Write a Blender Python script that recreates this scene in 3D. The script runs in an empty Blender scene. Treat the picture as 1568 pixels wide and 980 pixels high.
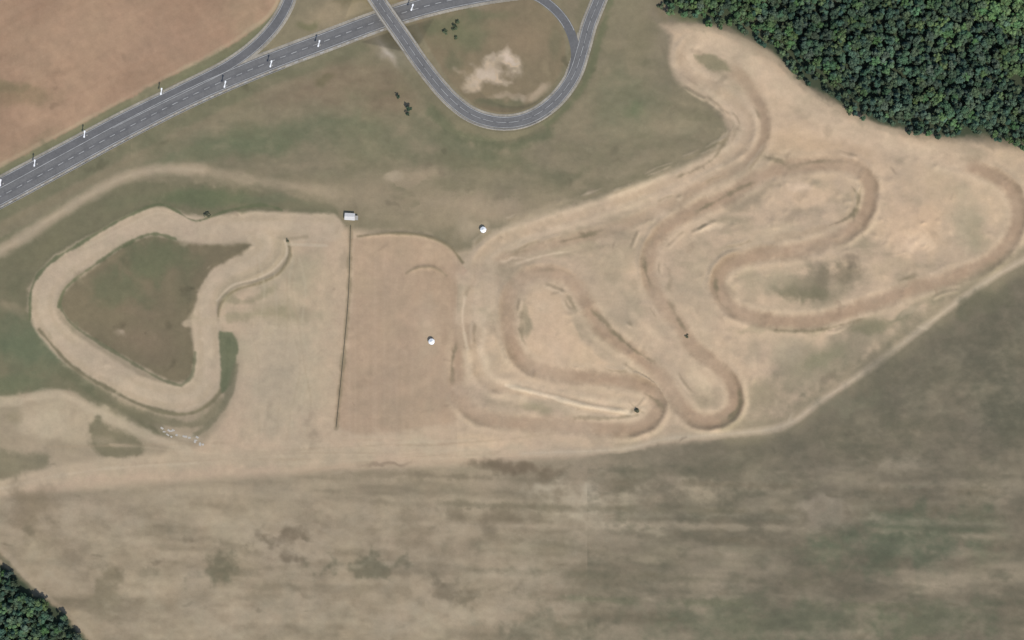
import bpy, math, numpy as np
from mathutils import Vector
rng=np.random.RandomState(7)
S=0.4; CX,CY=784.0,490.0      # map grid: 0.4 m per survey unit, origin at site centre
K=1.17
def X(u): return (u-CX)*S
def Y(v): return (CY-v)*S

# ---------------------------------------------------------------- grid
def axis(lo,hi,step,far):
    a=list(np.arange(lo,hi+.01,step)); s=step; l=a[0]; r=a[-1]; L=[];R=[]
    while r<far:
        s*=1.22; l-=s; r+=s; L.append(l); R.append(r)
    return np.array(L[::-1]+a+R)
us=axis(-60,1630,1.5,40000); vs=axis(-60,1040,1.5,40000)
NU,NV=len(us),len(vs)
U,V=np.meshgrid(us,vs)
C=np.zeros((NV,NU,3)); H=np.zeros((NV,NU))

_T={}
def vn(x,y,seed):
    if seed not in _T: _T[seed]=np.random.RandomState(seed).rand(256,256)
    R=_T[seed]
    xi=np.floor(x).astype(np.int64); yi=np.floor(y).astype(np.int64)
    fx=x-xi; fy=y-yi; fx=fx*fx*(3-2*fx); fy=fy*fy*(3-2*fy)
    a=R[yi&255,xi&255]; b=R[yi&255,(xi+1)&255]; c=R[(yi+1)&255,xi&255]; d=R[(yi+1)&255,(xi+1)&255]
    return (a*(1-fx)+b*fx)*(1-fy)+(c*(1-fx)+d*fx)*fy
def fbm(x,y,octs,seed):
    s=0;a=1;t=0
    for o in range(octs):
        s=s+a*(vn(x*2**o+17.3*o,y*2**o+5.1*o,seed+o)-.5); t+=a; a*=.55
    return s/t*3.2       # roughly -1..1
def sm(a,b,x):
    t=np.clip((x-a)/(b-a),0,1); return t*t*(3-2*t)
N1=fbm(U/60,V/60,5,10); N2=fbm(U/22,V/22,4,20); N3=fbm(U/7,V/7,3,30)
WU=U+9*fbm(U/40,V/40,4,40); WV=V+9*fbm(U/40,V/40,4,50)

def win(u0,u1,v0,v1):
    return slice(np.searchsorted(vs,v0),np.searchsorted(vs,v1)),slice(np.searchsorted(us,u0),np.searchsorted(us,u1))
def put(w,a,col):
    a=np.clip(a,0,1)[...,None]; C[w]=C[w]*(1-a)+np.array(col,float)*a
def blob(cx,cy,rx,ry,col,al=1,ang=0,soft=.75,n=.5):
    r=max(rx,ry)*1.3+12; w=win(cx-r,cx+r,cy-r,cy+r)
    a=math.radians(ang); dx=WU[w]-cx; dy=WV[w]-cy
    p=(dx*math.cos(a)+dy*math.sin(a))/rx; q=(-dx*math.sin(a)+dy*math.cos(a))/ry
    d=np.sqrt(p*p+q*q)+n*.35*N2[w]
    put(w,al*(1-sm(1-soft,1.12,d)),col)
def smooth(pts,step=5,closed=False):
    P=np.array(pts,float); n=len(P); out=[]
    rngi=range(n) if closed else range(n-1)
    for i in rngi:
        if closed: p0,p1,p2,p3=P[i-1],P[i],P[(i+1)%n],P[(i+2)%n]
        else: p0,p1,p2,p3=P[max(i-1,0)],P[i],P[i+1],P[min(i+2,n-1)]
        k=max(1,int(np.linalg.norm(p2-p1)/step))
        for j in range(k):
            t=j/k
            out.append(.5*((2*p1)+(-p0+p2)*t+(2*p0-5*p1+4*p2-p3)*t*t+(-p0+3*p1-3*p2+p3)*t**3))
    out.append(P[0] if closed else P[-1])
    return np.array(out)
def dist(pts,R,closed=False,step=6):
    P=smooth(pts,step,closed)
    w=win(P[:,0].min()-R,P[:,0].max()+R,P[:,1].min()-R,P[:,1].max()+R)
    u0=w[1].start; v0=w[0].start
    D=np.full(U[w].shape,1e4); SG=np.ones(D.shape); AL=np.zeros(D.shape); s=0
    for i in range(len(P)-1):
        a,b=P[i],P[i+1]; L=np.linalg.norm(b-a)
        if L<1e-6: continue
        ww=win(min(a[0],b[0])-R,max(a[0],b[0])+R,min(a[1],b[1])-R,max(a[1],b[1])+R)
        l=(slice(ww[0].start-v0,ww[0].stop-v0),slice(ww[1].start-u0,ww[1].stop-u0))
        x=U[ww]-a[0]; y=V[ww]-a[1]; d=(b-a)/L
        t=np.clip(x*d[0]+y*d[1],0,L)
        q=np.hypot(x-t*d[0],y-t*d[1]); m=q<D[l]
        D[l]=np.where(m,q,D[l]); SG[l]=np.where(m,np.sign(d[0]*y-d[1]*x),SG[l]); AL[l]=np.where(m,s+t,AL[l])
        s+=L
    return w,D,SG,AL,s
def arclen(P): return np.concatenate([[0],np.cumsum(np.hypot(*np.diff(P,axis=0).T))])
def curv(pts,step=6):
    P=smooth(pts,step); A=arclen(P); d=np.diff(P,axis=0); th=np.unwrap(np.arctan2(d[:,1],d[:,0])); m=(A[1:]+A[:-1])/2
    g=np.gradient(th,m); k=np.ones(7)/7; g=np.convolve(g,k,'same'); return m,g
def stroke(pts,wd,col,al=1,f=4,n=2,closed=False,off=0,nm=0,fade=0):
    R=wd/2+f+n*2+4+abs(off)
    w,D,SG,AL,LT=dist(pts,R,closed)
    d=np.abs(D*SG-off) if off else D
    d=d+n*N2[w]*1.0+n*.5*N3[w]
    a=al*(1-sm(wd/2-f/2,wd/2+f/2,d))
    if nm: a=a*np.clip(1+nm*N1[w]*1.6,0,1.3)
    if fade: a=a*sm(0,fade,AL)*sm(0,fade,LT-AL)
    a=np.where(D>5000,0,a)
    put(w,a,col)
def poly(pts,col,al=1,f=6,n=4,nm=0,curved=True):
    P=smooth(pts,12,True) if curved else np.array(pts+[pts[0]],float)
    R=f+n*3+6
    w=win(P[:,0].min()-R,P[:,0].max()+R,P[:,1].min()-R,P[:,1].max()+R)
    x=U[w];y=V[w]; ins=np.zeros(x.shape,bool); D=np.full(x.shape,1e9)
    for i in range(len(P)-1):
        a,b=P[i],P[i+1]; e=b-a; L2=(e**2).sum()
        if L2<1e-9: continue
        t=np.clip(((x-a[0])*e[0]+(y-a[1])*e[1])/L2,0,1)
        D=np.minimum(D,(x-a[0]-t*e[0])**2+(y-a[1]-t*e[1])**2)
        if a[1]!=b[1]:
            c=((a[1]>y)!=(b[1]>y))&(x<(b[0]-a[0])*(y-a[1])/(b[1]-a[1])+a[0]); ins^=c
    D=np.sqrt(D); sd=np.where(ins,-D,D)+n*N2[w]+n*.4*N3[w]
    a=al*(1-sm(-f/2,f/2,sd))
    if nm: a=a*np.clip(1+nm*N1[w]*1.6,0,1.2)
    put(w,a,col)
def berm(pts,off,h,sg,closed=False,vary=.5,fade=20):
    R=abs(off)+sg*3+2
    w,D,SG,AL,LT=dist(pts,R,closed)
    d=D*SG
    g=h*np.exp(-((d-off)/sg)**2)*np.clip(1+vary*N1[w]*1.5,0,2)
    if not closed: g=g*sm(0,fade,AL)*sm(0,fade,LT-AL)
    H[w]+=np.where(D>5000,0,g)
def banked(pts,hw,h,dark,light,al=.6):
    """banked turns: berm on the outside of each bend, its shade painted as a dark strip on the inner face"""
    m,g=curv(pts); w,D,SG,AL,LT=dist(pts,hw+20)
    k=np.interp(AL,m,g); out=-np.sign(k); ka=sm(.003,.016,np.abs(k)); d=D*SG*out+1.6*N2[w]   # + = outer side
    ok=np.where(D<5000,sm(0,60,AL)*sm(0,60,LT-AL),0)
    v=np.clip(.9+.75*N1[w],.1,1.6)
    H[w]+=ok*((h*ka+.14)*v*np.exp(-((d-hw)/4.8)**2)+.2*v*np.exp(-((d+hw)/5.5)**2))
    put(w,ok*al*(.12+.88*ka)*np.clip(v,0,1.2)*np.exp(-((d-hw+5)/6.0)**2),dark)  # berm shade put into the ground colour
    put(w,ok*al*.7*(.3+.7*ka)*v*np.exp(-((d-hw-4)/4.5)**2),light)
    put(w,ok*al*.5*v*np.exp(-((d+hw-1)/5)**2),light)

# ================================================================ land cover
FULL=(slice(0,NV),slice(0,NU))
C[:]=(158,140,111)
st=fbm((U+V*.1)/150,(V-U*.045)/20,3,60); st2=fbm((U)/90,(V-U*.03)/34,4,70)
dk=sm(640,1150,U+120*N1)
put(FULL,dk*.92,(116,106,85))
put(FULL,np.clip(.30*st+.30*st2,0,.6)*sm(680,740,V),(180,160,129))
put(FULL,np.clip(-.34*st-.30*st2,0,.65)*sm(680,740,V),(104,94,73))
GD=(109,111,81)
poly([(-60,410),(0,395),(100,345),(200,300),(360,300),(520,350),(700,395),(800,345),(960,300),(1060,255),(1120,210),(1080,150),(1030,100),(1010,45),(1000,0),(1000,-200),(-60,-200)],(133,121,93),1,24,6)
poly([(-2000,-1500),(455,-1500),(452,-40),(440,-5),(400,40),(360,74),(240,135),(120,200),(0,262),(-200,370),(-2000,1350)],(166,133,103),1,4,1.5,curved=False)
w=win(-60,470,-60,300)
sf=fbm((U[w]+V[w]*1.9)/30,(V[w]+U[w]*.5)/6,3,80)
m=np.all(np.abs(C[w]-np.array((166,133,103)))<9,axis=2)
C[w]+= (sf*2.2+N1[w]*4)[...,None]*m[...,None]
blob(30,148,70,24,(140,118,86),.6); blob(20,135,36,12,(122,112,78),.4); blob(200,60,170,60,(170,137,107),.6); blob(380,20,40,60,(163,140,106),.4); blob(60,225,70,20,(152,128,96),.5,-25)
stroke([(445,-40),(425,20),(385,55),(330,88),(240,133),(120,198),(0,263),(-120,330)],14,(118,116,84),.85,5,2,off=-2)
stroke([(440,-40),(418,15),(378,48),(325,82),(235,127),(115,192),(-5,256),(-125,322)],5,(180,156,121),.5,4,2,nm=.6)
stroke([(0,328),(100,277),(200,225),(300,175),(400,128),(500,92),(570,65)],22,(116,112,83),.75,10,3)
stroke([(0,345),(100,296),(200,245),(300,196),(400,146),(500,108)],10,(136,122,93),.5,6,3)
blob(430,205,230,30,GD,.8,-6); blob(330,235,160,22,(110,114,82),.6,-10); blob(560,215,120,30,(114,112,83),.6,8)
blob(720,250,150,18,(114,110,81),.6,6); blob(690,220,100,22,(108,109,80),.6,25)
blob(500,130,120,36,(132,112,87),.65,-15); blob(590,150,60,46,(123,104,81),.6); blob(495,122,20,10,(102,97,66),.5)
blob(610,84,50,22,(182,164,140),.8,35); blob(600,76,20,10,(196,182,160),.6,35); blob(562,62,24,12,(150,130,102),.5)
blob(505,20,60,26,(162,142,108),.85,-15); blob(470,38,22,10,(114,110,76),.7,-20); blob(540,6,30,10,(118,108,76),.6)
blob(960,165,70,80,(124,120,90),.7,-30); blob(1000,80,34,60,(140,127,98),.6); blob(930,240,80,24,(128,118,90),.7,-20); blob(975,170,24,20,(104,112,78),.6)
blob(960,258,60,14,(150,134,104),.6,-20); blob(860,272,80,12,(112,108,80),.5,-10); blob(985,60,22,50,(128,117,88),.6); blob(900,275,50,14,(146,130,101),.6,-20); blob(1010,200,50,18,(146,132,102),.6,-25); blob(1050,190,34,20,(150,136,105),.6)
blob(610,296,150,32,(152,134,104),.85,4); blob(640,268,60,16,(162,141,111),.7); blob(740,318,120,32,(164,143,113),.85); blob(605,268,16,8,(176,156,126),.6,0,.8,1)
blob(640,330,90,24,(152,134,104),.75); blob(470,250,60,8,(152,134,104),.4,-5); blob(450,275,120,16,(138,124,95),.6,5); blob(850,300,60,16,(150,133,103),.6,-14)
# patchiness of the unmown grass belt
w=win(200,1110,60,330); g=fbm(U[w]/34,V[w]/16,5,210); gm=sm(12,26,np.abs(V[w]-40)); gm=gm*(C[w][...,0]<150)
put(w,gm*np.clip(g*.4,0,.45),(150,134,103)); put(w,gm*np.clip(-g*.35,0,.4),(108,104,76))
poly([(600,-30),(640,40),(668,95),(700,140),(735,168),(775,176),(815,165),(850,130),(866,90),(858,40),(830,10),(760,-30)],(132,116,88),1,6,2)
blob(700,45,60,34,(108,109,78),.75); blob(800,60,50,40,(140,119,92),.6); blob(690,95,20,24,(108,106,78),.6); blob(740,20,40,10,(110,111,79),.5)
blob(745,112,52,24,(204,180,152),.9,10,.9,1.6); blob(775,92,22,14,(212,187,161),.85,0,.8,1.2); blob(722,130,30,14,(196,171,141),.7,0,.9,1.4); blob(700,105,16,10,(190,166,138),.6,0,.9,1.4); blob(770,128,26,8,(200,176,148),.6,0,.9,1.4)
blob(820,142,26,12,(186,161,131),.7,-20,.9,1.4); blob(760,160,50,10,(106,106,78),.6); blob(850,60,14,36,(116,110,82),.5); blob(770,150,30,6,(190,166,138),.5,0,.9,1.2)
blob(960,-10,60,60,(134,123,94),.6); blob(880,10,22,30,(132,118,92),.7); blob(700,6,60,10,(154,140,111),.7)
stroke([(918,-40),(905,35),(895,75),(880,118),(850,160),(810,190),(770,199),(726,190),(684,157),(643,108),(608,55)],46,(118,110,83),.7,14,3)
stroke([(935,0),(920,50),(905,105),(880,150),(838,190)],10,(104,107,75),.6,8,3)
stroke([(660,170),(700,205),(745,220),(790,222),(840,205)],14,(100,103,74),.6,12,4)

poly([(-60,400),(40,372),(130,305),(210,278),(330,285),(450,300),(520,320),(500,335),(430,325),(300,340),(240,316),(130,372),(75,405),(47,440),(46,490),(100,560),(150,600),(230,650),(280,670),(180,660),(110,600),(0,608),(-60,610)],(118,111,83),1,10,4)
blob(310,302,95,16,(102,107,75),.8,4); blob(420,308,60,10,(112,111,82),.7); blob(190,310,50,14,(118,114,84),.6,-25)
blob(40,530,80,50,(103,109,80),.8,20); blob(10,470,40,16,(146,130,100),.6,20); blob(60,390,60,22,(122,114,84),.6,-25); blob(70,415,22,20,(134,122,92),.4)
blob(10,590,70,24,(106,109,79),.7); blob(205,640,80,14,(114,106,80),.8,24); blob(130,590,60,14,(106,104,76),.7,30); blob(30,440,24,24,(114,109,80),.6)
stroke([(-40,385),(30,355),(90,318),(140,288)],8,(114,111,81),.6,6,2)
SAND=(186,160,128)
poly([(495,335),(535,350),(640,358),(700,385),(722,385),(760,356),(850,326),(950,296),(1040,262),(1100,228),(1115,200),(1090,160),(1045,130),(1026,90),(1028,55),(1012,38),(1080,40),(1135,62),(1185,88),(1240,140),(1300,170),(1345,190),(1400,210),(1480,217),(1568,226),(1640,240),(1640,360),(1568,398),(1500,440),(1440,482),(1330,565),(1205,655),(1100,672),(1000,682),(900,697),(700,712),(500,722),(300,735),(100,750),(-60,765),(-60,742),(180,706),(250,695),(310,678),(342,640),(362,590),(372,520),(345,512),(335,480),(360,450),(430,412),(440,385),(400,370)],SAND,1,16,4)
blob(430,560,90,160,(178,159,128),.8,0,.6,.3); blob(420,480,70,24,(162,145,113),.7); blob(470,430,60,60,(173,153,121),.6)
poly([(548,368),(640,365),(690,385),(700,440),(690,560),(700,640),(660,652),(522,655),(530,540),(540,450)],(175,147,116),.8,10,2)
blob(600,630,80,26,(170,145,115),.6); blob(660,440,30,60,(168,141,111),.5); blob(655,500,22,70,(186,161,129),.5); blob(580,420,30,50,(179,152,120),.5)
blob(440,420,70,40,(166,151,120),.5)
blob(120,650,90,40,(178,157,125),.9,10,.5); blob(60,650,60,40,(186,165,133),.8)
w=win(520,720,360,700); C[w]+= (fbm(U[w]/4.5,V[w]/300,2,95)*1.6)[...,None]
w=win(700,1640,30,700); sandm=sm(30,8,np.abs(C[w]-np.array(SAND,float)).sum(axis=2))
P1=fbm(U[w]/70,V[w]/34,5,140); P2=fbm(U[w]/26,V[w]/14,4,150)
put(w,sandm*np.clip(P1*.95+P2*.35,0,.9),(203,173,136)); put(w,sandm*np.clip(-P1*1.0-P2*.4,0,.9),(159,141,111))
blob(1250,230,120,50,(200,167,129),.8,10,.7,1); blob(1390,350,66,76,(213,178,139),.9,0,.8,1); blob(1240,300,54,26,(213,179,140),.85,-5,.7,1.2); blob(1225,288,20,10,(222,190,153),.7,0,.7,1.2)
blob(1180,150,60,46,(206,175,138),.85,35); blob(1330,210,160,20,(206,175,138),.75,8); blob(1480,330,40,56,(178,158,125),.8); blob(1495,345,20,26,(160,144,112),.55)
blob(1500,370,26,22,(158,143,111),.5); blob(1440,300,40,50,(196,167,130),.5); blob(1200,360,60,22,(190,166,132),.6); blob(1090,345,36,11,(216,187,150),.75,-10,.8,1.4)
blob(1390,375,30,20,(222,190,152),.75,0,.8,1.2); blob(1420,330,24,40,(208,173,134),.65); blob(1370,410,40,12,(182,158,124),.6,-10); blob(1260,190,60,16,(212,181,143),.6,25,.8,1.4)
blob(1150,420,20,30,(176,155,122),.5); blob(1000,330,34,11,(212,184,148),.8,-12,.8,1.4); blob(1140,300,64,22,(148,131,104),.8,-20); blob(1105,305,34,14,(132,116,92),.8,-26,.8,1.2); blob(1180,285,30,10,(138,122,96),.7,-20,.8,1.2)
blob(1245,440,76,36,(140,126,98),.85,-12,.8,1.3); blob(1230,455,50,16,(120,112,84),.6,-6,.8,1.3); blob(1285,425,40,16,(132,117,91),.65,-10,.8,1.2); blob(1302,402,14,14,(124,108,86),.5,0,.8,1.2); blob(1185,430,44,28,(164,147,116),.7)
blob(1290,540,130,38,(150,135,106),.9,-24); blob(1230,560,60,50,(156,141,110),.85); blob(1200,535,44,30,(178,158,125),.8); blob(1180,610,50,36,(148,133,103),.7); blob(1150,545,14,30,(170,151,119),.5)
blob(1330,500,60,16,(132,123,92),.75,-14); blob(1430,450,50,14,(140,128,98),.7,-28); blob(1210,503,120,10,(130,121,91),.65,-2); blob(1260,545,40,14,(136,129,97),.6,-20)
blob(1380,480,30,8,(112,110,82),.5,-25); blob(1385,478,18,7,(186,162,130),.6,-20); blob(960,480,70,50,(180,158,126),.6,40); blob(1080,440,40,60,(182,159,127),.6); blob(940,400,70,30,(180,157,124),.6); blob(1150,450,16,40,(166,146,115),.4)
blob(1070,500,30,20,(196,169,135),.7); blob(890,360,50,12,(148,133,103),.7,-12); blob(830,322,80,12,(176,154,121),.6,-14); blob(720,352,36,24,(178,156,125),.6); blob(950,335,50,8,(150,134,104),.5,-14)
poly([(800,470),(820,448),(850,450),(870,480),(890,520),(935,562),(890,574),(830,566),(806,540)],(203,172,135),.95,9,4)
blob(850,540,40,20,(209,179,142),.5,15,.8,1); blob(835,465,20,12,(206,178,142),.5)
blob(1000,515,44,14,(207,178,141),.85,50,.8,1.2); blob(1072,580,16,34,(208,180,143),.85,-30); blob(960,560,60,10,(186,163,130),.5,25); blob(920,470,20,40,(184,160,128),.4,-40)
blob(820,390,60,12,(170,150,118),.6,-12); blob(750,450,12,60,(202,176,141),.5); blob(780,405,34,5,(216,190,154),.75,-12)
blob(805,500,10,34,(138,127,97),.6); blob(735,520,12,70,(206,180,145),.65); blob(830,618,70,8,(150,137,105),.5,8); blob(640,685,300,14,(190,167,134),.6,0); blob(820,625,30,10,(136,128,94),.6,10)
blob(1520,430,50,20,(142,128,98),.6,-30)

# ================================================================ tracks
TB=(170,141,111)
main=[(700,470),(704,505),(700,560),(704,600),(724,630),(770,645),(850,650),(930,656),(980,652),(1005,632),(1003,606),(975,588),(920,580),(850,572),(805,556),(785,525),(778,480),(785,445),(808,422),(845,418),(875,432),(898,465),(925,505),(975,545),(1010,575),(1035,610),(1065,640),(1100,642),(1122,622),(1120,588),(1095,558),(1062,530),(1040,498),(1012,462),(996,425),(996,390),(1015,355),(1060,325),(1110,302),(1170,268),(1240,252),(1300,254),(1330,280),(1326,322),(1295,355),(1235,380),(1160,392),(1112,408),(1100,440),(1122,472),(1175,490),(1250,490),(1330,466),(1400,442),(1470,420),(1525,392),(1555,350),(1556,308),(1530,275),(1470,250),(1400,235)]
stroke(main,40,(196,168,133),.5,18,5,nm=.5,fade=60)
stroke(main,21,TB,.74,14,3.5,nm=.42,fade=70)
hair=[(1470,250),(1380,225),(1300,195),(1230,155),(1180,120),(1130,85),(1090,66),(1060,66),(1046,85),(1056,112),(1095,135),(1130,165),(1145,198),(1130,228),(1090,250),(1040,272),(980,296),(900,324),(820,350),(765,372),(735,400),(722,440),(716,490),(728,545),(745,585),(800,600),(860,612),(920,626),(968,630)]
stroke(hair,32,(209,181,145),.6,16,4,nm=.35)
stroke(hair[7:],13,(188,159,125),.55,10,3,nm=.45,fade=30)
lane2=[(1110,95),(1145,130),(1168,175),(1166,215),(1135,250),(1080,280),(1020,315),(950,345),(880,365),(800,385),(745,405)]
stroke(lane2,18,(175,147,116),.65,11,3.5,nm=.4,fade=30); stroke(lane2[1:5],11,(162,135,106),.6,8,3,fade=25)
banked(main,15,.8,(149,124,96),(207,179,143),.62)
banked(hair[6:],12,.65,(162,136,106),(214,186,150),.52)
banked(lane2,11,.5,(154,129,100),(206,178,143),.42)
poly([(1062,84),(1085,82),(1112,96),(1118,108),(1095,108),(1070,98)],(140,129,96),.8,7,3)
stroke([(1306,290),(1310,315),(1285,340),(1240,355),(1190,365)],10,(180,153,120),.55,7,3); stroke([(1304,285),(1314,305),(1300,332),(1270,345)],3,(136,120,92),.6,3,1.5)
stroke([(880,640),(940,640),(975,634)],5,(140,123,94),.5,5,2)
stroke([(775,590),(830,604),(900,622),(966,632)],7,(220,194,157),.85,4,1.5)
stroke([(780,408),(830,392),(880,384)],5,(214,188,152),.6,4,2,fade=20)
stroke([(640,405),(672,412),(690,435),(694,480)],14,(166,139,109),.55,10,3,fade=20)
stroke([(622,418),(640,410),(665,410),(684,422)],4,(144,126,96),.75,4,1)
stroke([(692,515),(718,515)],40,(160,134,105),.4,14,4)
stroke([(712,455),(708,490),(716,535)],4,(214,188,152),.65,4,1.5)
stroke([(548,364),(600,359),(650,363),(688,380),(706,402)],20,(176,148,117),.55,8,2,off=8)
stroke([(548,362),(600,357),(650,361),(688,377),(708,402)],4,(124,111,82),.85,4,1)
for p in [[(1060,328),(1100,306),(1160,276)],[(1018,400),(1025,425),(1020,450)],[(1020,455),(1040,490),(1052,512)],[(1175,505),(1250,506),(1330,486)],[(1370,432),(1410,418)],[(720,430),(712,460)],[(930,500),(970,535),(1010,560)],[(865,445),(885,480)],[(1300,340),(1320,310)],[(800,470),(798,510),(806,530)],[(1200,258),(1260,246),(1310,250)],[(900,470),(940,505)],[(1030,275),(1090,245),(1115,205)],[(985,385),(990,420),(1005,450)],[(700,520),(692,560),(696,605)],[(850,372),(900,360),(930,350)],[(720,590),(735,610)],[(1020,405),(1030,435)],[(1160,236),(1210,252)],[(1095,420),(1100,460),(1125,480)],[(820,412),(860,414),(885,430)],[(985,600),(1015,625),(1005,650)],[(1130,590),(1132,620),(1112,648)]]:
    stroke(p,5,(128,114,86),.6,6,2.5,nm=.8,fade=14)
# short push-up ridges left by the grader
for i in range(46):
    a0=rng.uniform(0,1); P_=smooth(main if i%2 else hair[9:22],6); k=int(a0*(len(P_)-12))+4; t=P_[k+3]-P_[k-3]; t/=np.linalg.norm(t)+1e-6; n_=np.array((-t[1],t[0]))*rng.choice([-1,1])*rng.uniform(16,32)
    c0=P_[k]+n_; l=rng.uniform(8,26); bend=rng.uniform(-4,4)
    p=[tuple(c0-t*l),tuple(c0+np.array((-t[1],t[0]))*bend),tuple(c0+t*l)]
    stroke(p,3,(212,184,148),.45,4,1.5,off=2,fade=8); stroke(p,3,(138,121,93),.4,4,1.5,off=-3,fade=8); berm(p,0,rng.uniform(.15,.45),3,fade=8)
# ---- left circuit
LT=[(505,350),(440,347),(380,346),(320,352),(275,346),(240,339),(200,352),(150,380),(100,408),(72,440),(68,480),(92,520),(140,555),(200,592),(250,608),(288,608),(312,588),(318,550),(316,505),(314,460),(328,430),(362,410),(396,395),(410,375),(398,358)]
stroke(LT,43,(184,161,130),1,8,2.5); stroke(LT,18,(189,166,135),.5,12,3,nm=.5); stroke(LT,8,(176,153,121),.35,6,2,off=12,nm=.8); stroke(LT,7,(176,153,121),.3,6,2,off=-10,nm=.8)
stroke([(430,372),(425,400),(400,418),(360,435),(338,460)],22,(176,155,123),.9,8,2)
poly([(235,362),(270,370),(330,376),(383,375),(370,388),(338,404),(312,428),(298,465),(292,500),(297,540),(292,572),(272,586),(240,572),(190,545),(140,515),(105,490),(92,465),(105,440),(150,405),(200,372)],(123,110,83),1,7,2)
blob(235,400,70,34,(107,108,77),.8,-5,.8,1); blob(180,440,60,40,(111,109,79),.7,0,.8,1); blob(275,440,24,50,(116,107,80),.7); blob(220,520,60,30,(134,115,89),.7,25,.8,1)
blob(188,508,14,10,(174,153,125),.7,0,.8,1.4); blob(250,545,30,16,(125,110,84),.6); blob(300,494,18,8,(170,151,119),.8); blob(205,480,50,10,(132,114,88),.5)
stroke([(90,470),(102,440),(150,402),(200,370),(235,358),(268,366)],4,(99,103,70),.7,4,1.5)
stroke([(92,468),(108,494),(150,524),(200,554),(245,580),(275,590)],4,(105,104,75),.7,4,1.5)
stroke([(278,590),(294,575),(299,540)],4,(100,101,73),.6,4,1)
stroke([(46,490),(49,440),(75,404),(130,369),(190,334),(240,314),(268,322),(300,338),(345,324),(400,314),(432,322)],4,(100,103,72),.85,4,1.5)
stroke([(130,378),(200,343),(240,326),(270,332)],3,(200,178,144),.4,4,1)
stroke([(60,505),(110,560),(170,597),(230,625),(285,634),(325,615),(345,580),(350,520)],5,(116,107,79),.8,5,1.5)
stroke([(150,600),(210,632),(270,650),(310,645),(338,615)],12,(122,113,85),.7,8,3)
poly([(337,508),(356,508),(364,535),(356,580),(340,600),(338,560)],(107,109,79),.9,5,2)
stroke([(362,560),(350,605),(325,645),(296,668)],8,(120,112,85),.75,6,2)
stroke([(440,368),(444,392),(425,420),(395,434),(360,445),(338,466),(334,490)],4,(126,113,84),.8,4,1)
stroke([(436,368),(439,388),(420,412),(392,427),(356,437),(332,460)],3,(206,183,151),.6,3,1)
stroke([(350,488),(400,480),(440,478)],14,(154,140,106),.6,10,4); stroke([(345,455),(380,462),(420,440)],10,(144,132,100),.6,8,3)
stroke([(340,490),(285,496)],12,(184,161,129),.8,5,2)
stroke([(440,374),(500,376)],4,(198,177,145),.6,3,1); stroke([(440,366),(470,362)],4,(154,136,105),.5,4,1)
# ---- farm lanes
lnA=[(-90,420),(0,384),(80,333),(150,291),(200,268),(250,259),(310,261),(380,274),(450,285),(530,300)]
stroke(lnA[:7],18,(171,151,120),.85,12,3); stroke(lnA[5:],14,(166,146,115),.75,12,4,fade=20,nm=.3)
stroke(lnA[:7],6,(184,163,132),.45,6,2,nm=.4); stroke([(450,287),(520,300),(600,318)],40,(154,136,106),.4,24,5,fade=20)
stroke([(-90,752),(0,745),(80,727),(180,712),(300,704),(420,700),(560,698)],28,(181,159,127),.9,14,4)
stroke([(-90,756),(0,748),(80,730),(180,716),(300,709)],4,(196,174,142),.5,4,2,nm=.4)
stroke([(-60,612),(20,614),(90,604),(150,632),(210,660),(290,690)],14,(184,163,131),.85,9,3)
poly([(140,642),(180,658),(222,683),(218,698),(160,697),(140,680)],(124,114,86),.9,10,5)
poly([(-60,690),(20,690),(75,700),(70,718),(0,732),(-60,740)],(128,118,90),.8,14,5)
blob(45,690,34,14,(174,153,122),.5); blob(20,640,24,18,(142,128,97),.6); blob(110,700,30,10,(166,147,117),.4); blob(170,680,40,8,(172,151,121),.4); blob(275,668,46,12,(204,184,156),.45,15,.9,1.2)
lane=[(1700,330),(1568,398),(1500,438),(1450,474),(1390,520),(1330,565),(1260,612),(1200,652),(1120,664),(1020,672),(950,688),(800,694)]
stroke(lane[:9],40,(140,127,98),.6,20,5); stroke(lane,11,(184,162,131),.85,7,1.5); stroke(lane,3,(196,175,144),.5,3,1)
# ---- south field patches
blob(1450,560,200,66,(108,101,80),.7,-20,.75,.9); blob(1350,640,160,50,(112,104,83),.6,-10,.75,1); blob(1540,620,80,90,(98,95,75),.7)
blob(1510,460,70,26,(110,104,80),.7,-25,.75,1.2); blob(1380,830,190,54,(95,101,76),.75,-4,.8,1.2); blob(1150,950,200,44,(102,103,78),.65,0,.8,1.2); blob(1430,950,120,36,(101,104,77),.6,0,.8,1.2); blob(1500,800,60,30,(92,95,72),.5)
blob(1290,620,60,22,(128,120,94),.6,-10,.8,1.2); blob(1370,710,60,18,(154,138,112),.7,-10,.9,1.8); blob(1260,740,80,14,(142,129,102),.5,-8,.9,1.2); blob(1060,745,70,24,(170,151,121),.8,4,.9,1.8); blob(1400,745,60,10,(138,128,102),.5,-5,.9,1.4)
blob(1270,790,70,24,(154,137,112),.7,0,.9,1.8); blob(1250,775,40,8,(168,150,124),.5,-4,.9,1.4); blob(890,765,80,34,(178,160,130),.85,4,.9,1.8); blob(900,800,120,12,(180,161,130),.65,6,.9,1.4); blob(860,745,50,10,(190,171,140),.5,4,.9,1.4)
blob(1100,800,120,20,(116,105,84),.7,4,.9,1.4); blob(790,715,90,14,(120,103,80),.85,4,.9,1.6); blob(760,800,110,22,(126,111,87),.75,6,.9,1.6); blob(640,830,120,20,(148,130,102),.7,5,.9,1.4); blob(1010,770,50,16,(122,109,86),.6,0,.9,1.4)
blob(440,830,50,26,(114,98,76),.65,0,.9,2.4); blob(325,870,40,22,(106,100,76),.7,0,.9,2.8); blob(245,858,24,12,(114,99,78),.7,0,.9,2.4); blob(170,905,30,44,(126,113,86),.65,20,.9,2.4)
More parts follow.
